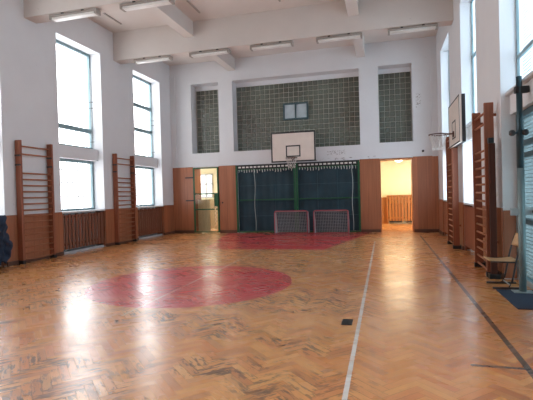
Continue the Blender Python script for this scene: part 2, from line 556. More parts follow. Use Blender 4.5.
# ------------------------------------------------------------------ windows
wn = 1
def window(side, a, b_, z0, z1, transoms=(), mullions=(), wires=False, sill=True, grille=False, name=None):
    global wn
    gx = GLX if side == 'left' else GRX
    inn = 1 if side == 'left' else -1
    root = empty(name or 'window_%d' % wn, (gx, a, z0)); wn += 1
    struct(root)
    L = (gx, a, z0)
    f = MB(); t = .07 if side == 'left' else .035; h = .07 if side == 'left' else .03
    x0, x1 = (gx - .04, gx + .04) if side == 'left' else (gx - .02, gx + .02)
    f.box(x0, x1, a, a + t, z0, z1); f.box(x0, x1, b_ - t, b_, z0, z1)
    f.box(x0, x1, a + t, b_ - t, z0, z0 + t); f.box(x0, x1, a + t, b_ - t, z1 - t * 1.3, z1)
    f.build('window_frame', M['frame'], root, L)
    if transoms or mullions:
        q = MB()
        for z in transoms: q.box(x0, x1, a + t, b_ - t, z - h, z + h)
        for y in mullions: q.box(x0 + .005, x1 - .005, y - .04, y + .04, z0 + t, z1 - t)
        q.build('glazing_bar', M['frame'], root, L)
    g = MB(); g.quad((gx, a + t, z0 + t), (gx, b_ - t, z0 + t), (gx, b_ - t, z1 - t), (gx, a + t, z1 - t))
    g.build('pane', M['glass'], root, L)
    if wires:
        q = MB(); z = z0 + .12; xw = gx - inn * .07
        while z < z1 - .1:
            q.box(xw - .004, xw + .004, a + .03, b_ - .03, z - .012, z + .012); z += .055
        q.build('guard_wire', M['wire'], root, L)
    if grille:
        q = MB(); xw = gx - inn * .16
        y = a + .25
        while y < b_ - .1:
            q.box(xw - .006, xw + .006, y - .012, y + .012, z0 - .02, z1); y += .25
        for z in (z0 + .45, z0 + .9, z0 + 1.3): q.box(xw - .006, xw + .006, a + .0, b_ - .0, z - .012, z + .012)
        q.build('outside_grille', M['dark_metal'], root, L)
    if sill:
        s = MB()
        xa, xb = sorted((gx + inn * .045, gx + inn * .22)) if z0 > 3 else sorted((gx + inn * .045, (XL + .02) if side == 'left' else (XR - .01)))
        s.box(xa, xb, a + .004, b_ - .004, z0 - .045, z0 + .003, bev=.006)
        s.build('window_sill', M['sill'], root, L)
    return root

for i, (a, b_) in enumerate(LN):
    if i == 4: window('left', a, b_, ZU, ZT, transoms=(5.3, 4.33))
    else: window('left', a, b_, ZU, ZT, transoms=(3.86,))
    window('left', a, b_, ZS, ZL, grille=True)
for i, (a, b_) in enumerate(RN):
    window('right', a, b_, ZU, ZT, transoms=(5.0,) if i != 2 else (3.85,), mullions=((a + b_) / 2,) if i == 2 else (), wires=True)
    if i != 2: window('right', a, b_, ZS, ZL, mullions=((a + b_) / 2,))

# window opening rods at the far edge of the left upper windows
def opener(y, label, i):
    r = empty('window_opener_rod', (GLX + .13, y, 3.3), label, 'rod', 'window opener rods')
    L = (GLX + .13, y, 3.3)
    q = MB(); q.tube([(GLX + .13, y, 3.3), (GLX + .13, y, 5.95)], .012, 6); q.build('rod', M['steel'], r, L)
    for z in (3.5, 4.62, 4.82):
        q = MB(); q.bar((GLX + .06, y - .0, z), (GLX + .2, y - .0, z), .02, .02); q.build('bracket', M['dark_metal'], r, L)
opener(12.60, 'thin steel opener rod beside the nearer tall left window', 0)
opener(16.58, 'thin steel opener rod beside the far left window near the corner', 1)

# ------------------------------------------------------------------ glass block screens
def glass_blocks(n, x0, x1, z0, z1, y=18.22, hole=None):
    root = empty('window_%d' % n, ((x0 + x1) / 2, y, z0)); struct(root)
    L = ((x0 + x1) / 2, y, z0)
    q = MB()
    nx = max(1, round((x1 - x0) / .208)); nz = round((z1 - z0) / .208)
    sx, sz = (x1 - x0) / nx, (z1 - z0) / nz
    m = MB(); m.box(x0 - .06, x1 + .06, y + .02, y + .1, z0 - .03, z1 + .03); m.build('mortar_grid', M['mortar'], root, L)
    for i in range(nx):
        for j in range(nz):
            xa, za = x0 + i * sx, z0 + j * sz
            if hole and hole[0] + .08 < xa + sx / 2 < hole[1] - .08 and hole[2] + .08 < za + sz / 2 < hole[3] - .08: continue
            g, c = .013, .03
            o = [(xa + g, y + .02, za + g), (xa + sx - g, y + .02, za + g), (xa + sx - g, y + .02, za + sz - g), (xa + g, y + .02, za + sz - g)]
            n_ = [(xa + c, y, za + c), (xa + sx - c, y, za + c), (xa + sx - c, y, za + sz - c), (xa + c, y, za + sz - c)]
            # slightly dished face
            mid = (xa + sx / 2, y + .004 + random.uniform(-.001, .001), za + sz / 2)
            ov = [q.bm.verts.new(p) for p in o]; nv = [q.bm.verts.new(p) for p in n_]; mv = q.bm.verts.new(mid)
            for e in range(4):
                q.bm.faces.new((ov[e], ov[(e + 1) % 4], nv[(e + 1) % 4], nv[e]))
                q.bm.faces.new((nv[e], nv[(e + 1) % 4], mv))
    q.build('glass_blocks', M['block'], root, L)
    return root
glass_blocks(21, -8.04, -6.84, 3.47, 6.3)
VX0, VX1, VZ0, VZ1 = -4.06, -3.0, 4.72, 5.42
glass_blocks(22, -6.14, -.9, 3.47, 6.3, hole=(VX0, VX1, VZ0, VZ1))
glass_blocks(23, -.13, 1.09, 3.5, 6.3)
lt = MB()
for a, b_ in ((-8.08, -6.8), (-6.16, -.88), (-.15, 1.11)): lt.box(a, b_, 18.2, 18.44, 6.3, 6.48)
struct(lt.build('trim_%d' % k, M['wall'])); k += 1
v = struct(empty('window_24', ((VX0 + VX1) / 2, 18.2, VZ0))); L = ((VX0 + VX1) / 2, 18.2, VZ0)
q = MB(); t = .06
q.box(VX0, VX1, 18.12, 18.24, VZ0, VZ0 + t); q.box(VX0, VX1, 18.12, 18.24, VZ1 - t, VZ1)
for x in (VX0, (VX0 + VX1) / 2 - t / 2, VX1 - t): q.box(x, x + t, 18.12, 18.24, VZ0 + t, VZ1 - t)
q.build('window_frame', M['frame_dark'], v, L)
for x0, x1 in ((VX0 + t, (VX0 + VX1) / 2 - t / 2), ((VX0 + VX1) / 2 + t / 2, VX1 - t)):
    q = MB(); q.box(x0, x1, 18.17, 18.19, VZ0 + t, VZ1 - t); q.build('pane', plain('milky_pane', (186, 198, 204), .2), v, L)

# ------------------------------------------------------------------ net cupboard in the back wall
nb = MB()
nb.box(-6.1, -.92, 18.9, 19.0, 0, 2.87)
struct(nb.build('trim_%d' % k, M['black'])); k += 1
def gate(name, x0, x1, label, ropes, nh):
    r = empty(name, ((x0 + x1) / 2, YB - .03, 0), label, 'gate', 'store room gates')
    L = ((x0 + x1) / 2, YB - .03, 0)
    y = YB - .03; w = .07
    q = MB()
    q.box(x0, x0 + w, y - .035, y + .035, .02, 2.84); q.box(x1 - w, x1, y - .035, y + .035, .02, 2.84)
    q.box(x0 + w, x1 - w, y - .03, y + .03, .02, .07); q.box(x0 + w, x1 - w, y - .03, y + .03, 2.64, 2.68)
    q.box(x0 + w, x1 - w, y - .03, y + .03, 1.37, 1.41)
    q.build('gate_frame', M['green'], r, L)
    q = MB(); q.box(x0, x1, y - .04, y + .04, 2.845, 2.87); q.build('top_rail', M['black'], r, L)
    # net sheet, hanging with slight folds and sewn squares
    def sheet(u, vv):
        x = x0 + w + (x1 - x0 - 2 * w) * u; z = .07 + 2.57 * vv
        fold = .012 * math.sin(u * 47) + .018 * math.sin(u * 13 + 2) * (1 - vv)
        return (x, y + .07 + fold, z)
    q = MB(); q.grid(sheet, 72, 24)
    q.build('net_sheet', M['net_dark'], r, L)
    q = MB()
    for i in range(1, 4):
        z = .07 + i * .64
        pts = [sheet(u / 60, (z - .07) / 2.57) for u in range(61)]
        q.tube([(p[0], p[1] - .012, p[2]) for p in pts], .007, 5)
    for i in range(1, 3):
        pts = [sheet(i / 3, vv / 12) for vv in range(13)]
        q.tube([(p[0], p[1] - .012, p[2]) for p in pts], .007, 5)
    q.build('seam', plain('net_seam', (60, 88, 98), .8), r, L)
    for xx in ropes:
        q = MB(); q.tube([(xx + .02 * math.sin(z * 4), y - .05, z) for z in [.1 + .2 * i for i in range(14)]], .012, 6)
        q.build('rope', M['rope'], r, L)
    for i in range(nh):
        xx = x0 + .16 + (x1 - x0 - .32) * i / (nh - 1)
        ln = .09 + random.uniform(-.02, .05)
        q = MB(); q.tube([(xx, y - .034, 2.66), (xx + .012, y - .04, 2.66 - ln * .6), (xx + random.uniform(-.01, .02), y - .036, 2.66 - ln)], .013, 5)
        q.build('net_hook', M['white'], r, L)
    nn = 14
    for i in range(nn):
        xx = x0 + .1 + (x1 - x0 - .2) * (i + .5) / nn
        q = MB(); q.box(xx - .055, xx + .055, y - .03, y - .005, 2.74, 2.80); q.build('bright_gap_tab', M['white'], r, L)  # white tabs stand in for light showing through gaps at the top
    q = MB(); q.box(x0 + .0, x1, y + .0, y + .06, 2.68, 2.845); q.build('head_board', M['black'], r, L)
gate('store_gate', -6.09, -3.51, 'left half of the green framed store gate with dark blue netting', (-5.25,), 21)
gate('store_gate', -3.49, -.93, 'right half of the green framed store gate with dark blue netting', (-1.22,), 21)

# ------------------------------------------------------------------ left doorway with its green grille door, and the room behind
q = MB(); q.box(-8.07, -8.04, YB, 18.44, 0, 2.86); q.box(-6.89, -6.86, YB, 18.44, 0, 2.86)
struct(q.build('trim_%d' % k, M['panel_side'])); k += 1
d = struct(empty('door_1', (-7.46, YB, 0))); L = (-7.46, YB, 0)
x0, x1 = -8.06, -6.88
q = MB(); w = .06; y0, y1 = YB - .06, YB - .0
q.box(x0, x0 + w, y0, y1, .02, 2.84); q.box(x1 - w, x1, y0, y1, .02, 2.84)
for z in (.02, 1.0, 1.68, 2.79): q.box(x0 + w, x1 - w, y0, y1, z, z + .05)
q.build('door_frame', M['green'], d, L)
q = MB(); q.box(x0 + .06, x1 - .06, YB - .035, YB - .03, .07, 1.0); q.box(x0 + .06, x1 - .06, YB - .035, YB - .03, 1.05, 1.68)
q.build('door_pane', glass_mat('door_glass', (.93, .95, .92), .08, .05), d, L)
q = MB(); q.box(-7.08, -6.9, YB - .1, YB - .06, 1.15, 1.72, bev=.01); q.build('lock_box', M['green'], d, L)
q = MB(); q.tube([(-7.02 + .03 * math.sin(i * 2.2), YB - .09 - .01 * math.cos(i * 3), 1.15 - i * .06) for i in range(15)], .022, 6); q.build('chain', M['pine'], d, L)
for z in (1.42, 2.42):
    q = MB(); q.bar((-8.42, YB - .06, z), (-8.0, YB - .06, z), .03, .05); q.build('hinge_strap', M['dark_metal'], d, L)
q = MB(); q.lathe((0, 0, 0), [(.03, -.02), (.035, 0), (.02, .02)], 10)
bmesh.ops.rotate(q.bm, verts=q.bm.verts, cent=(0, 0, 0), matrix=Matrix.Rotation(math.pi / 2, 3, 'X')); bmesh.ops.translate(q.bm, verts=q.bm.verts, vec=(-6.72, YB - .055, 1.3))
q.build('door_knob', M['black'], d, L)

sr = MB()
sr.box(-10.6, -6.1, 21.6, 21.8, 0, 3.1); sr.box(-10.8, -10.6, 18.45, 21.6, 0, 3.1)
sr.box(-6.2, -6.1, 18.46, 21.6, 0, 3.1)
struct(sr.build('wall_side_room', M['cream']))
sc_ = MB(); sc_.box(-10.8, -6.1, 18.46, 21.8, 3.1, 3.2); struct(sc_.build('ceiling_side_room', M['cream']))
sw = struct(empty('window_25', (-9.1, 21.55, 1.5))); L = (-9.1, 21.55, 1.5)
q = MB()
for a, b_ in ((-9.48, -9.42), (-9.12, -9.06), (-8.78, -8.72)): q.box(a, b_, 21.5, 21.6, 1.55, 2.75)
for z in (1.5, 2.2, 2.7): q.box(-9.48, -8.72, 21.5, 21.6, z, z + .07)
q.build('window_frame', M['sill'], sw, L)
q = MB(); q.box(-9.42, -8.78, 21.56, 21.59, 1.55, 2.72); q.build('pane', emit('daylit_pane', (.9, .97, 1.), .8), sw, L)
for xx, hw, yy, lab in ((-7.73, .28, 18.0, 'pale pine folding screen standing close behind the green door'), (-7.85, .25, 19.3, 'pale pine folding screen farther back, seen at the right through the green door')):
    q = MB(); q.box(xx - hw, xx + hw, yy, yy + .06, .05, 1.45, bev=.006)
    for i in range(4):
        xa = xx - hw + i * (2 * hw - .03) / 3
        q.box(xa, xa + .03, yy - .015, yy, .05, 1.45)
    for sx in (-1, 1): q.box(xx + sx * (hw - .06) - .025, xx + sx * (hw - .06) + .025, yy - .05, yy + .1, 0, .06)
    tag(q.build('folding_screen', M['pine'], None, (xx, yy, 0)), lab, 'screen')
q = MB(); q.box(-7.3, -6.9, 20.2, 20.5, .0, 1.5, bev=.01); tag(q.build('wooden_locker', M['oak'], None, (-7.1, 20.3, 0)), 'brown wooden locker at the right inside the side room', 'locker')

# ------------------------------------------------------------------ right doorway and corridor
co = MB()
co.box(-1.2, 4.2, 22.6, 22.8, 0, 3.05); co.box(-1.3, -1.2, 18.46, 22.8, 0, 3.05); co.box(4.2, 4.3, 18.46, 22.8, 0, 3.05)
struct(co.build('wall_corridor', M['yellow']))
cc = MB(); cc.box(-1.3, 4.3, 18.46, 22.8, 3.05, 3.15); struct(cc.build('ceiling_corridor', M['yellow']))
panel([(-1.19, .12, 22.56, 22.6, 0, 1.3)], M['oak'])
dj = MB()
for x0_, x1_ in ((-.17, -.13), (1.04, 1.08)): dj.box(x0_, x1_, YB - .02, 18.45, 0, 2.87)
dj.box(-.13, 1.04, YB - .02, 18.45, 2.83, 2.87)
struct(dj.build('door_2', M['panel']))
rc = empty('radiator_cover', (1.2, 22.4, 0), 'honey coloured slatted radiator cover against the yellow corridor wall', 'radiator cover'); L = (1.2, 22.4, 0)
q = MB()
x = .2
while x < 2.6: q.box(x, x + .11, 22.34, 22.38, .14, 1.36); x += .145
q.build('slat_panel', M['oak'], rc, L)
q = MB(); q.box(.14, 2.7, 22.38, 22.42, .25, .33); q.box(.14, 2.7, 22.38, 22.42, 1.15, 1.23); q.box(.1, 2.7, 22.3, 22.58, 1.36, 1.4); q.box(.1, .16, 22.34, 22.58, 0, 1.36); q.box(2.62, 2.7, 22.34, 22.58, 0, 1.36)
q.build('cover_frame', M['oak'], rc, L)
for i, xx in enumerate((.5, 1.35)):
    q = MB(); q.box(xx - .3, xx + .3, 22.44, 22.54, .06, 1.0, bev=.02)
    q.build('heating_panel', M['black'], rc, L)
lc = empty('corridor_ceiling_lamp', (.62, 19.9, 3.05), 'glowing warm ceiling lamp at the top of the corridor doorway', 'lamp'); L = (.62, 19.9, 3.05)
q = MB(); q.lathe((.62, 19.9, 2.99), [(.17, .06), (.17, .03)], 20); q.build('lamp_base', M['white'], lc, L)
q = MB(); q.lathe((.62, 19.9, 2.86), [(.05, 0), (.13, .03), (.17, .08), (.17, .15)], 20); q.build('lamp_globe', M['lamp_warm'], lc, L)

# ------------------------------------------------------------------ ceiling lamps (old fluorescents, off)
def tube_light():
    r = empty('ceiling_light', (0, 0, 0), 'x', 'ceiling light', 'fluorescent lights under the beams')
    q = MB(); q.box(-.68, .68, -.1, .1, -.075, -.02, bev=.008); q.build('housing', M['lamp_body'], r)
    q = MB(); q.box(-.64, .64, -.085, .085, -.135, -.076, bev=.02); q.build('diffuser', M['lamp_diff'], r)
    for s in (-1, 1):
        q = MB(); q.box(s * .67 - .03, s * .67 + .03, -.105, .105, -.14, -.018, bev=.006); q.build('end_cap', M['lamp_body'], r)
    for s in (-.3, .3):
        q = MB(); q.box(s - .035, s + .035, -.11, .11, -.03, 0); q.build('clamp', M['dark_metal'], r)
    return r
tl = tube_light()
tl.location = (-7.6, 9.7, 6.42); tl['label'] = 'long fluorescent ceiling light under the nearest beam, closest to the left wall'
dup(tl, (-5.52, 9.7, 6.42), 'long fluorescent ceiling light under the nearest beam, cut by the top edge')
for x, lab in ((-7.6, 'fluorescent light at the left end of the far beam, above the corner window'),
               (-5.5, 'second fluorescent light from the left under the far beam'),
               (-3.38, 'middle fluorescent light under the far beam, above the backboard'),
               (-1.24, 'second fluorescent light from the right under the far beam'),
               (.9, 'fluorescent light at the right end of the far beam')):
    dup(tl, (x, 13.66, 6.42), lab)

# ------------------------------------------------------------------ wall bars
RZ = [.1 + .158 * i for i in range(15)] + [2.8, 3.0]
def wall_bars(width, depth, label):
    """Built along +Y from 0, standing off the wall at x=0 towards +X."""
    r = empty('wall_bars', (0, 0, 0), label, 'wall bars', 'wooden wall bars')
    for y in (0, width - .07):
        q = MB(); q.box(.0 if depth < .18 else .045, depth, y, y + .07, .0, 3.15, bev=.006)
        if depth > .18:
            for zz in (.6, 2.9): q.box(0, .05, y + .02, y + .05, zz, zz + .05)
        q_ = 0; q.build('upright', M['bars'], r)
        q = MB(); q.box(0, depth + .012, y - .01, y + .08, .0, .09, bev=.004); q.build('foot', M['black'], r)
        if depth < .18:
            for zz in (2.5, 2.74):
                q = MB(); q.box(.02, depth + .012, y - .035, y + .01, zz, zz + .04, bev=.004); q.build('bracket', M['dark_metal'], r)
    for z in RZ:
        q = MB(); q.tube([(depth - .05, .05, z), (depth - .05, width - .05, z)], .021, 8); q.build('rung', M['rung'], r)
    return r
wbA = wall_bars(1.15, .15, 'wooden wall bars on the left wall, the nearer set')
wbA.location = (XL + .031, 9.08, 0)
dup(wbA, (XL + .031, 13.2, 0), 'wooden wall bars on the left wall, the far set between two windows')
wbR = wall_bars(1.16, .2, 'tall wooden wall bars on the right wall behind the chair')
wbR.rotation_euler = (0, 0, math.pi); wbR.location = (XR - .032, 9.84, 0)
dup(wbR, (XR - .032, 13.85, 0), 'wooden wall bars on the right wall below the side backboard', rz=math.pi)

# dark post standing at the near right wall bars
r = empty('net_post', (1.87, 8.55, 0), 'dark brown wooden net post leaning on the nearer right wall bars', 'post'); L = (1.87, 8.55, 0)
q = MB(); q.box(1.80, 1.90, 8.5, 8.60, .08, 2.40, bev=.01); q.build('shaft', M['darkwood'], r, L)
q = MB(); q.box(1.76, 1.94, 8.47, 8.63, 0, .085, bev=.01); q.build('foot', M['black'], r, L)
q = MB(); q.box(1.79, 1.88, 8.49, 8.61, 2.40, 2.50, bev=.02); q.build('cap', M['black'], r, L)

# ------------------------------------------------------------------ radiator covers and radiators
def radiator_cover(side, a, b_, label, mat, lab2):
    s = 1 if side == 'left' else -1
    X = XL - .06 if side == 'left' else XR + .02
    r = empty('radiator_cover', (X, (a + b_) / 2, 0), label, 'radiator cover', 'slatted radiator covers'); L = (X, (a + b_) / 2, 0)
    q = MB(); n = 13; pitch = (b_ - a - .06) / n
    for i in range(n):
        y = a + .03 + i * pitch
        q.box(X - .012, X + .012, y + .012, y + pitch - .03, .13, 1.175 - (.025 if i % 2 else 0), bev=.004)
    q.build('slat_panel', mat, r, L)
    q = MB()
    for z in (.24, 1.06): q.box(*sorted((X - s * .045, X - s * .013)), a + .022, b_ - .022, z, z + .07)
    q.build('rail', mat, r, L)
    for y in (a + .025, b_ - .055):
        q = MB(); q.box(X - .02, X + .02, y, y + .03, .0, 1.18); q.build('end_post', mat, r, L)
    # radiator behind
    gx0, gx1 = sorted((X - s * .1, X - s * .2)) if side == 'left' else sorted((X + .07, X + .16))
    rr = empty('radiator', ((gx0 + gx1) / 2, (a + b_) / 2, 0), lab2, 'radiator', 'pale radiators'); L = ((gx0 + gx1) / 2, (a + b_) / 2, 0)
    q = MB(); n = 26; p = (b_ - a - .2) / n
    for i in range(n):
        y = a + .1 + i * p
        q.box(gx0, gx1, y + .008, y + p - .008, .2, 1.05, bev=.008)
    q.build('fins', M['radiator'], rr, L)
    q = MB(); q.box(gx0 + .02, gx1 - .02, a + .1, b_ - .1, .24, .29); q.box(gx0 + .02, gx1 - .02, a + .1, b_ - .1, .96, 1.01); q.build('header_pipe', M['radiator'], rr, L)
    for y in (a + .3, b_ - .35):
        q = MB(); q.box(gx0, gx1, y, y + .05, .0, .22); q.build('foot', M['radiator'], rr, L)
radiator_cover('left', *LN[2], 'dark slatted radiator cover at the left picture edge, half hidden by navy cloth', M['slat'], 'pale radiator behind the slatted cover at the left picture edge')
radiator_cover('left', *LN[3], 'dark brown slatted radiator cover under the nearer left window', M['slat'], 'pale radiator behind the slatted cover under the nearer left window')
radiator_cover('left', *LN[4], 'dark brown slatted radiator cover under the left window next to the corner', M['slat'], 'pale radiator behind the slatted cover next to the left corner')
radiator_cover('right', *RN[3], 'red brown slatted radiator cover between the two right wall bars', M['bars'], 'pale radiator behind the cover between the two right wall bars')
radiator_cover('right', *RN[4], 'red brown slatted radiator cover beyond the far right wall bars', M['bars'], 'pale radiator behind the cover beyond the far right wall bars')
for i in (3, 4):
    a, b_ = LN[i]
    q = MB(); q.box(-9.4, XL - .04, a + .03, b_ - .03, 0, .07)
    q = struct(q.build('trim_%d' % k, M['concrete'])); k += 1

# navy cloth hanging over the nearest cover
def cloth(u, vv):
    y = 7.4 + 1.2 * u
    z = 1.27 - 1.13 * vv + .05 * math.sin(u * 23) * vv
    edge = .12 * math.sin(vv * 9 + 1) * u
    x = XL + .19 + .05 * math.sin(u * 30 + vv * 3) + .04 * math.sin(u * 11 - vv * 7) + .05 * math.sin(math.pi * vv)
    return (x, y + edge * .5 + .03 * math.sin(vv * 31) * u, z)
q = MB(); q.grid(cloth, 40, 30)
cl = q.build('hanging_cloth', M['cloth'], None, (XL, 8.1, 0))
md = cl.modifiers.new('thick', 'SOLIDIFY'); md.thickness = .09; md.offset = -1
tag(cl, 'dark navy cloth bundle hanging at the left picture edge', 'cloth')

# ------------------------------------------------------------------ backboards
def hoop(parent, c, L, R=.225):
    q = MB(); q.tube([(c[0] + R * math.cos(t_ * math.pi / 12), c[1] + R * math.sin(t_ * math.pi / 12), c[2]) for t_ in range(24)], .014, 8, closed=True)
    rim = q.build('rim', M['rim'], parent, L)
    q = MB()
    n = 12
    prof = [(R, 0), (R * .86, -.1), (R * .72, -.2), (R * .62, -.3), (R * .6, -.4)]
    for kk in range(n):
        for sgn in (1, -1):
            pts = [(c[0] + rr * math.cos(2 * math.pi * (kk + sgn * i * .5) / n), c[1] + rr * math.sin(2 * math.pi * (kk + sgn * i * .5) / n), c[2] + z) for i, (rr, z) in enumerate(prof)]
            q.tube(pts, .0055, 4)
    q.build('hoop_net', M['cord'], rim, None if False else L)

bx, by = -3.47, 17.12
r = empty('basketball_backboard', (bx, by, 2.9), 'white basketball backboard with black border on the back wall', 'backboard'); L = (bx, by, 2.9)
z0, z1 = 2.87, 4.07
q = MB(); q.box(bx - .9, bx + .9, by, by + .04, z0, z1, bev=.005); q.build('board', M['board'], r, L)
q = MB(); e = .055
q.box(bx - .9, bx + .9, by - .004, by - .001, z0, z0 + e); q.box(bx - .9, bx + .9, by - .004, by - .001, z1 - e, z1)
q.box(bx - .9, bx - .9 + e, by - .004, by - .001, z0 + e, z1 - e); q.box(bx + .9 - e, bx + .9, by - .004, by - .001, z0 + e, z1 - e)
q.build('border_line', M['black'], r, L)
q = MB(); e = .05; ax, az0, az1 = .295, z0 + .2, z0 + .66
q.box(bx - ax, bx + ax, by - .004, by - .001, az0, az0 + e); q.box(bx - ax, bx + ax, by - .004, by - .001, az1 - e, az1)
q.box(bx - ax, bx - ax + e, by - .004, by - .001, az0 + e, az1 - e); q.box(bx + ax - e, bx + ax, by - .004, by - .001, az0 + e, az1 - e)
q.build('target_square', M['black'], r, L)
for sx in (-.6, .6):
    for zz in (3.1, 3.8):
        q = MB(); q.bar((bx + sx, by + .04, zz), (bx + sx, YB - .004, zz), .05, .05); q.build('support_arm', M['dark_metal'], r, L)
q = MB(); q.box(bx - .06, bx + .06, by - .03, by - .005, 2.93, 3.06); q.bar((bx - .05, by - .02, 3.0), (bx - .12, by - .18, 3.0), .02, .02); q.bar((bx + .05, by - .02, 3.0), (bx + .12, by - .18, 3.0), .02, .02)
q.build('rim_bracket', M['rim'], r, L)
hoop(r, (bx, by - .38, 3.0), L)

BX = 1.74
r = empty('basketball_backboard', (BX, 12.0, 2.7), 'white side backboard seen edge on above the right wall bars', 'backboard'); L = (BX, 12.0, 2.7)
y0, y1, z0, z1 = 11.15, 12.9, 2.72, 3.84
q = MB(); q.box(BX, BX + .05, y0, y1, z0, z1, bev=.004); q.build('board', M['board'], r, L)
q = MB(); e = .035
q.box(BX + .05, BX + .13, y0 - .01, y0 + .06, z0, z1); q.box(BX + .05, BX + .13, y1 - .06, y1, z0, z1); q.box(BX + .05, BX + .13, y0 + .06, y1 - .06, z0, z0 + .06); q.box(BX + .05, BX + .13, y0 + .06, y1 - .06, z1 - .06, z1)
q.build('back_frame', M['black'], r, L)
q = MB(); t = .003
q.box(BX - .006, BX - .002, y0, y1, z0, z0 + e); q.box(BX - .006, BX - .002, y0, y1, z1 - e, z1); q.box(BX - .006, BX - .002, y0, y0 + e, z0 + e, z1 - e); q.box(BX - .006, BX - .002, y1 - e, y1, z0 + e, z1 - e)
q.build('border_line', M['black'], r, L)
q = MB(); a0, a1, b0, b1 = 11.75, 12.31, z0 + .17, z0 + .62
q.box(BX - .006, BX - .002, a0, a1, b0, b0 + e); q.box(BX - .006, BX - .002, a0, a1, b1 - e, b1); q.box(BX - .006, BX - .002, a0, a0 + e, b0 + e, b1 - e); q.box(BX - .006, BX - .002, a1 - e, a1, b0 + e, b1 - e)
q.build('target_square', M['black'], r, L)
for yy in (12.55, 12.8):
    for zz in (3.05, 3.6):
        q = MB(); q.bar((BX + .05, yy, zz), (XR - .004, yy, zz), .05, .05); q.build('support_arm', M['dark_metal'], r, L)
q = MB(); q.box(BX - .03, BX - .006, 11.97, 12.09, 2.94, 3.08); q.bar((BX - .02, 11.98, 3.02), (BX - .18, 11.91, 3.02), .02, .02); q.bar((BX - .02, 12.08, 3.02), (BX - .18, 12.15, 3.02), .02, .02)
q.build('rim_bracket', M['rim'], r, L)
hoop(r, (BX - .38, 12.03, 3.02), L)

# ------------------------------------------------------------------ floorball goals
def goal():
    r = empty('floorball_goal', (0, 0, 0), 'x', 'goal', 'floorball goals')
    W, H, D1, D2, t = .66, .92, .28, .52, .019
    q = MB()
    q.tube([(-W, 0, t), (-W, 0, H - .06), (-W + .018, 0, H - .018), (-W + .06, 0, H), (W - .06, 0, H), (W - .018, 0, H - .018), (W, 0, H - .06), (W, 0, t)], t, 8)
    q.build('goal_mouth', M['pink'], r)
    q = MB(); s = .014
    q.tube([(-W, .02, s), (-W, D2 - .1, s), (-W + .1, D2, s), (W - .1, D2, s), (W, D2 - .1, s), (W, .02, s)], s, 8); q.build('base_tube', M['pink'], r)
    for sx in (-1, 1):
        q = MB(); q.tube([(sx * W, .02, H - .04), (sx * W, D1, H - .06), (sx * W, D2 - .08, .5), (sx * W, D2 - .1, .03)], s, 8); q.build('side_hoop', M['pink'], r)
    def top(u, v_): return (-W + 2 * W * u, .02 + (D1 - .02) * v_, H - .01 - .04 * v_ - .02 * math.sin(math.pi * u) * math.sin(math.pi * v_))
    def back(u, v_):
        y = D1 + (D2 - D1) * math.sin(v_ * math.pi / 2)
        return (-W + 2 * W * u, y - .09 * math.sin(math.pi * u) * math.sin(math.pi * v_), H - .05 - (H - .07) * v_)
    q = MB(); q.grid(top, 20, 5); q.grid(back, 20, 14)
    for sx in (-1, 1):
        def side(u, v_, sx=sx):
            z = .03 + (H - .08) * v_
            dep = D2 - .1 if z < .5 else D2 - .1 + (D1 - D2 + .1) * (z - .5) / (H - .55)
            return (sx * W, .02 + dep * u, z)
        q.grid(side, 6, 12)
    n = q.build('goal_net', M['goalnet'], r)
    md = n.modifiers.new('mesh', 'WIREFRAME'); md.thickness = .016; md.use_replace = True
    return r
g = goal(); g.location = (-3.61, 17.0, 0); g['label'] = 'left floorball goal with red frame and grey net below the backboard'
dup(g, (-2.03, 17.0, 0), 'right floorball goal with red frame and grey net, nearer the corridor doorway')

# ------------------------------------------------------------------ exit door, post, mat and chair on the right
d = struct(empty('door_3', (GRX, 7.5, 0))); L = (GRX, 7.5, 0)
q = MB(); a, b_ = 6.5, 8.5
x0, x1 = GRX - .05, GRX + .05
q.box(x0, x1, a, a + .08, 0, 2.87); q.box(x0, x1, b_ - .1, b_, 0, 2.87); q.box(x0, x1, a + .08, b_ - .1, 2.77, 2.87); q.box(x0, x1, 7.45, 7.55, .0, 2.2)
for z in (0, 1.0, 2.1, 2.3): q.box(x0, x1, a + .08, b_ - .1, z, z + .08)
q.build('door_frame', M['frame_dark'], d, L)
q = MB(); q.quad((GRX, a + .08, .08), (GRX, b_ - .1, .08), (GRX, b_ - .1, 2.77), (GRX, a + .08, 2.77)); q.build('door_pane', M['wire_glass'], d, L)
q = MB()
z = .14
while z < 2.75: q.box(GRX - .03, GRX - .024, a + .08, b_ - .1, z - .004, z + .004); z += .06
y = a + .14
while y < b_ - .1: q.box(GRX - .03, GRX - .024, y - .004, y + .004, .08, 2.75); y += .06
q.build('wire_mesh', M['post'], d, L)
q = MB(); q.box(2.205, 2.235, a + .03, b_ - .03, 0, .09, bev=.006); q.build('threshold', M['steel'], d, L)

r = empty('volleyball_post', (2.0, 7.42, 0), 'tall teal grey steel volleyball post on the navy mat', 'post'); L = (2.0, 7.42, 0)
px, py = 2.0, 7.42
q = MB(); q.tube([(px, py, .014), (px, py, 1.9)], .05, 14); q.build('lower_tube', M['post'], r, L)
q = MB(); q.tube([(px, py, 1.88), (px, py, 3.28)], .042, 14); q.build('upper_tube', M['post_dark'], r, L)
q = MB(); q.box(px - .14, px + .14, py - .1, py + .1, 0.013, .026, bev=.003); q.build('base_plate', M['steel'], r, L)
q = MB(); q.box(px - .065, px + .13, py - .04, py + .04, 3.03, 3.13, bev=.01); q.build('top_arm', M['black'], r, L)
q = MB(); q.box(px - .15, px + .2, py - .03, py + .03, 1.18, 1.29, bev=.006); q.build('wall_bracket', M['steel'], r, L)
q = MB(); q.lathe((px + .16, py - .06, 1.235), [(.015, -.03), (.032, -.015), (.032, .015), (.015, .03)], 10); q.build('bracket_knob', M['black'], r, L)
q = MB(); q.bar((px - .12, py, 2.43), (px + .12, py, 2.43), .03, .03); q.build('clamp_bar', M['post_dark'], r, L)
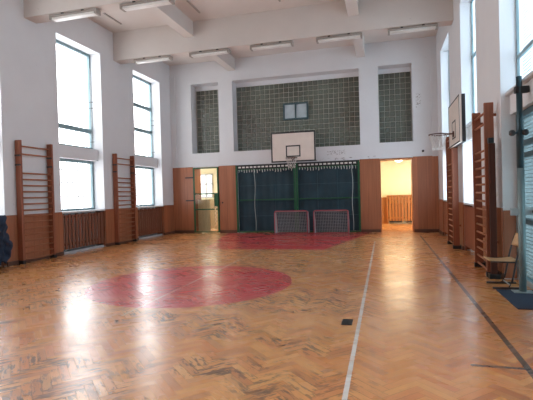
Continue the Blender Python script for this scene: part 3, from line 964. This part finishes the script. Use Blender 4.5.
for sx in (-.12, .06):
    q = MB(); q.lathe((px + sx, py - .05, 2.43), [(.02, -.045), (.045, -.025), (.045, .025), (.02, .045)], 10); q.build('clamp_knob', M['dark_metal'], r, L)

q = MB(); q.box(1.66, 1.995, 6.4, 7.58, .0, .012, bev=.003); q.box(1.99, 2.2, 6.56, 7.58, .0, .012, bev=.003)
mt = q.build('door_mat', M['mat'], None, (1.85, 7.0, 0)); tag(mt, 'dark navy floor mat in front of the glazed exit door', 'mat')

ch = empty('school_chair', (1.92, 7.87, 0), 'wooden school chair with dark tube runners in front of the right wall bars', 'chair'); L = (1.92, 7.87, 0)
ya, yb = 7.68, 8.06
q = MB()
def seat(u, v_): return (1.59 + .42 * u, ya - .02 + (yb - ya + .04) * v_, .455 - .02 * math.sin(math.pi * min(1, u * 1.1)) + (.008 if u < .08 else 0))
q.grid(seat, 14, 8); s = q.build('seat', M['ply'], ch, L); md = s.modifiers.new('t', 'SOLIDIFY'); md.thickness = .018
q = MB()
def back(u, v_): return (2.01 + .07 * v_ + .035 * math.sin(math.pi * u), ya + (yb - ya) * u, .66 + .2 * v_)
q.grid(back, 10, 5); s = q.build('backrest', M['ply'], ch, L); md = s.modifiers.new('t', 'SOLIDIFY'); md.thickness = .014
for yy in (ya - .03, yb + .03):
    q = MB(); q.tube([(1.63, yy, .018), (2.08, yy, .018)], .018, 8); q.build('runner', M['tube'], ch, L)
    q = MB(); q.tube([(1.86, yy, .02), (1.91, yy, .12), (1.94, yy, .26), (1.97, yy, .42), (2., yy, .56), (2.03, yy, .68), (2.08, yy, .84)], .015, 8); q.build('leg', M['tube'], ch, L)
    q = MB(); q.tube([(1.61, yy, .432), (1.97, yy, .425)], .013, 8); q.build('seat_rail', M['tube'], ch, L)
q = MB(); q.tube([(1.89, ya - .03, .06), (1.89, yb + .03, .06)], .01, 6); q.build('crossbar', M['steel'], ch, L)

# small things
q = MB(); q.box(-.545, -.415, 5.32, 5.56, 0.0005, .006, bev=.002)
tag(q.build('floor_socket_plate', M['black'], None, (-.48, 5.44, 0)), 'small black square cover plate in the floor beside the white line', 'plate')
q = MB(); q.lathe((0, 0, 0), [(.03, 0), (.045, .02), (.045, .05), (.02, .06)], 12)  # black dot on the wall, built as a plain round fitting
bmesh.ops.rotate(q.bm, verts=q.bm.verts, cent=(0, 0, 0), matrix=Matrix.Rotation(math.pi / 2, 3, 'X')); bmesh.ops.translate(q.bm, verts=q.bm.verts, vec=(1.45, YB, 3.1))
tag(q.build('round_wall_fitting', M['black'], None, (1.45, YB, 3.1)), 'small black round fitting on the white back wall, right of the corridor doorway', 'fitting')

# ------------------------------------------------------------------ light
w = bpy.data.worlds.new('overcast_sky'); SC.world = w; w.use_nodes = True
t = w.node_tree; t.nodes.clear()
out = t.nodes.new('ShaderNodeOutputWorld'); bg = t.nodes.new('ShaderNodeBackground')
tc = t.nodes.new('ShaderNodeTexCoord'); sp = t.nodes.new('ShaderNodeSeparateXYZ')
mr = t.nodes.new('ShaderNodeMapRange'); mx = t.nodes.new('ShaderNodeMix'); mx.data_type = 'RGBA'
t.links.new(tc.outputs['Generated'], sp.inputs[0]); t.links.new(sp.outputs['X'], mr.inputs[0])
mr.inputs[1].default_value = -.5; mr.inputs[2].default_value = .5
mx.inputs[6].default_value = (.96, .97, 1.0, 1)       # bright cloud in the west
mx.inputs[7].default_value = (.83, 1.02, 1.19, 1)        # bluer sky in the east
t.links.new(mr.outputs[0], mx.inputs[0]); t.links.new(mx.outputs[2], bg.inputs[0]); t.links.new(bg.outputs[0], out.inputs[0])
bg.inputs[1].default_value = 6.0
def portal(x, y0, y1, z0, z1, sgn):
    l = bpy.data.lights.new('window_portal', 'AREA'); l.shape = 'RECTANGLE'; l.size = y1 - y0; l.size_y = z1 - z0
    l.cycles.is_portal = True
    o = bpy.data.objects.new('window_portal', l); C.objects.link(o)
    o.location = (x, (y0 + y1) / 2, (z0 + z1) / 2)
    o.rotation_euler = (math.pi / 2, 0, math.pi / 2 * (1 if sgn > 0 else -1))
    d_ = Vector((sgn, 0, 0)); o.rotation_euler = d_.to_track_quat('-Z', 'Y').to_euler()
for a, b_ in LN: portal(-9.75, a, b_, ZS, ZT, 1)
for a, b_ in RN: portal(2.55, a, b_, ZS if a != 6.5 else 0, ZT, -1)
# corridor lamp light; unseen area light, no fixture, in the side room
def area(name, loc, size, energy, col):
    l = bpy.data.lights.new(name, 'AREA'); l.size = size; l.energy = energy; l.color = col
    o = bpy.data.objects.new(name, l); C.objects.link(o); o.location = loc
area('corridor_lamp_light', (.62, 20.6, 3.0), 1.3, 48, (1., .84, .6))
area('side_room_light', (-7.8, 19.0, 3.05), 1.0, 40, (1., .96, .88))

# ------------------------------------------------------------------ camera
cam = bpy.data.cameras.new('camera'); co_ = bpy.data.objects.new('camera', cam); C.objects.link(co_)
f_px, yaw, pitch, roll = 437.9, math.radians(15.102), math.radians(-.717), math.radians(-1.535)
cy_, sy_ = math.cos(yaw), math.sin(yaw)
fw = Vector((-sy_ * math.cos(pitch), cy_ * math.cos(pitch), math.sin(pitch)))
rt = Vector((cy_, sy_, 0)); up = rt.cross(fw)
r2 = rt * math.cos(roll) + up * math.sin(roll); u2 = up * math.cos(roll) - rt * math.sin(roll)
mw = Matrix((( r2.x, u2.x, -fw.x, 0), (r2.y, u2.y, -fw.y, 0), (r2.z, u2.z, -fw.z, 1.6), (0, 0, 0, 1)))
co_.matrix_world = mw
cam.sensor_fit = 'HORIZONTAL'; cam.sensor_width = 36; cam.lens = f_px / 533 * 36
cam.clip_end = 200
SC.camera = co_
SC.view_settings.view_transform = 'Standard'; SC.view_settings.look = 'None'; SC.view_settings.gamma = 1
SC.view_settings.use_curve_mapping = False
SC.view_settings.exposure = 0.05
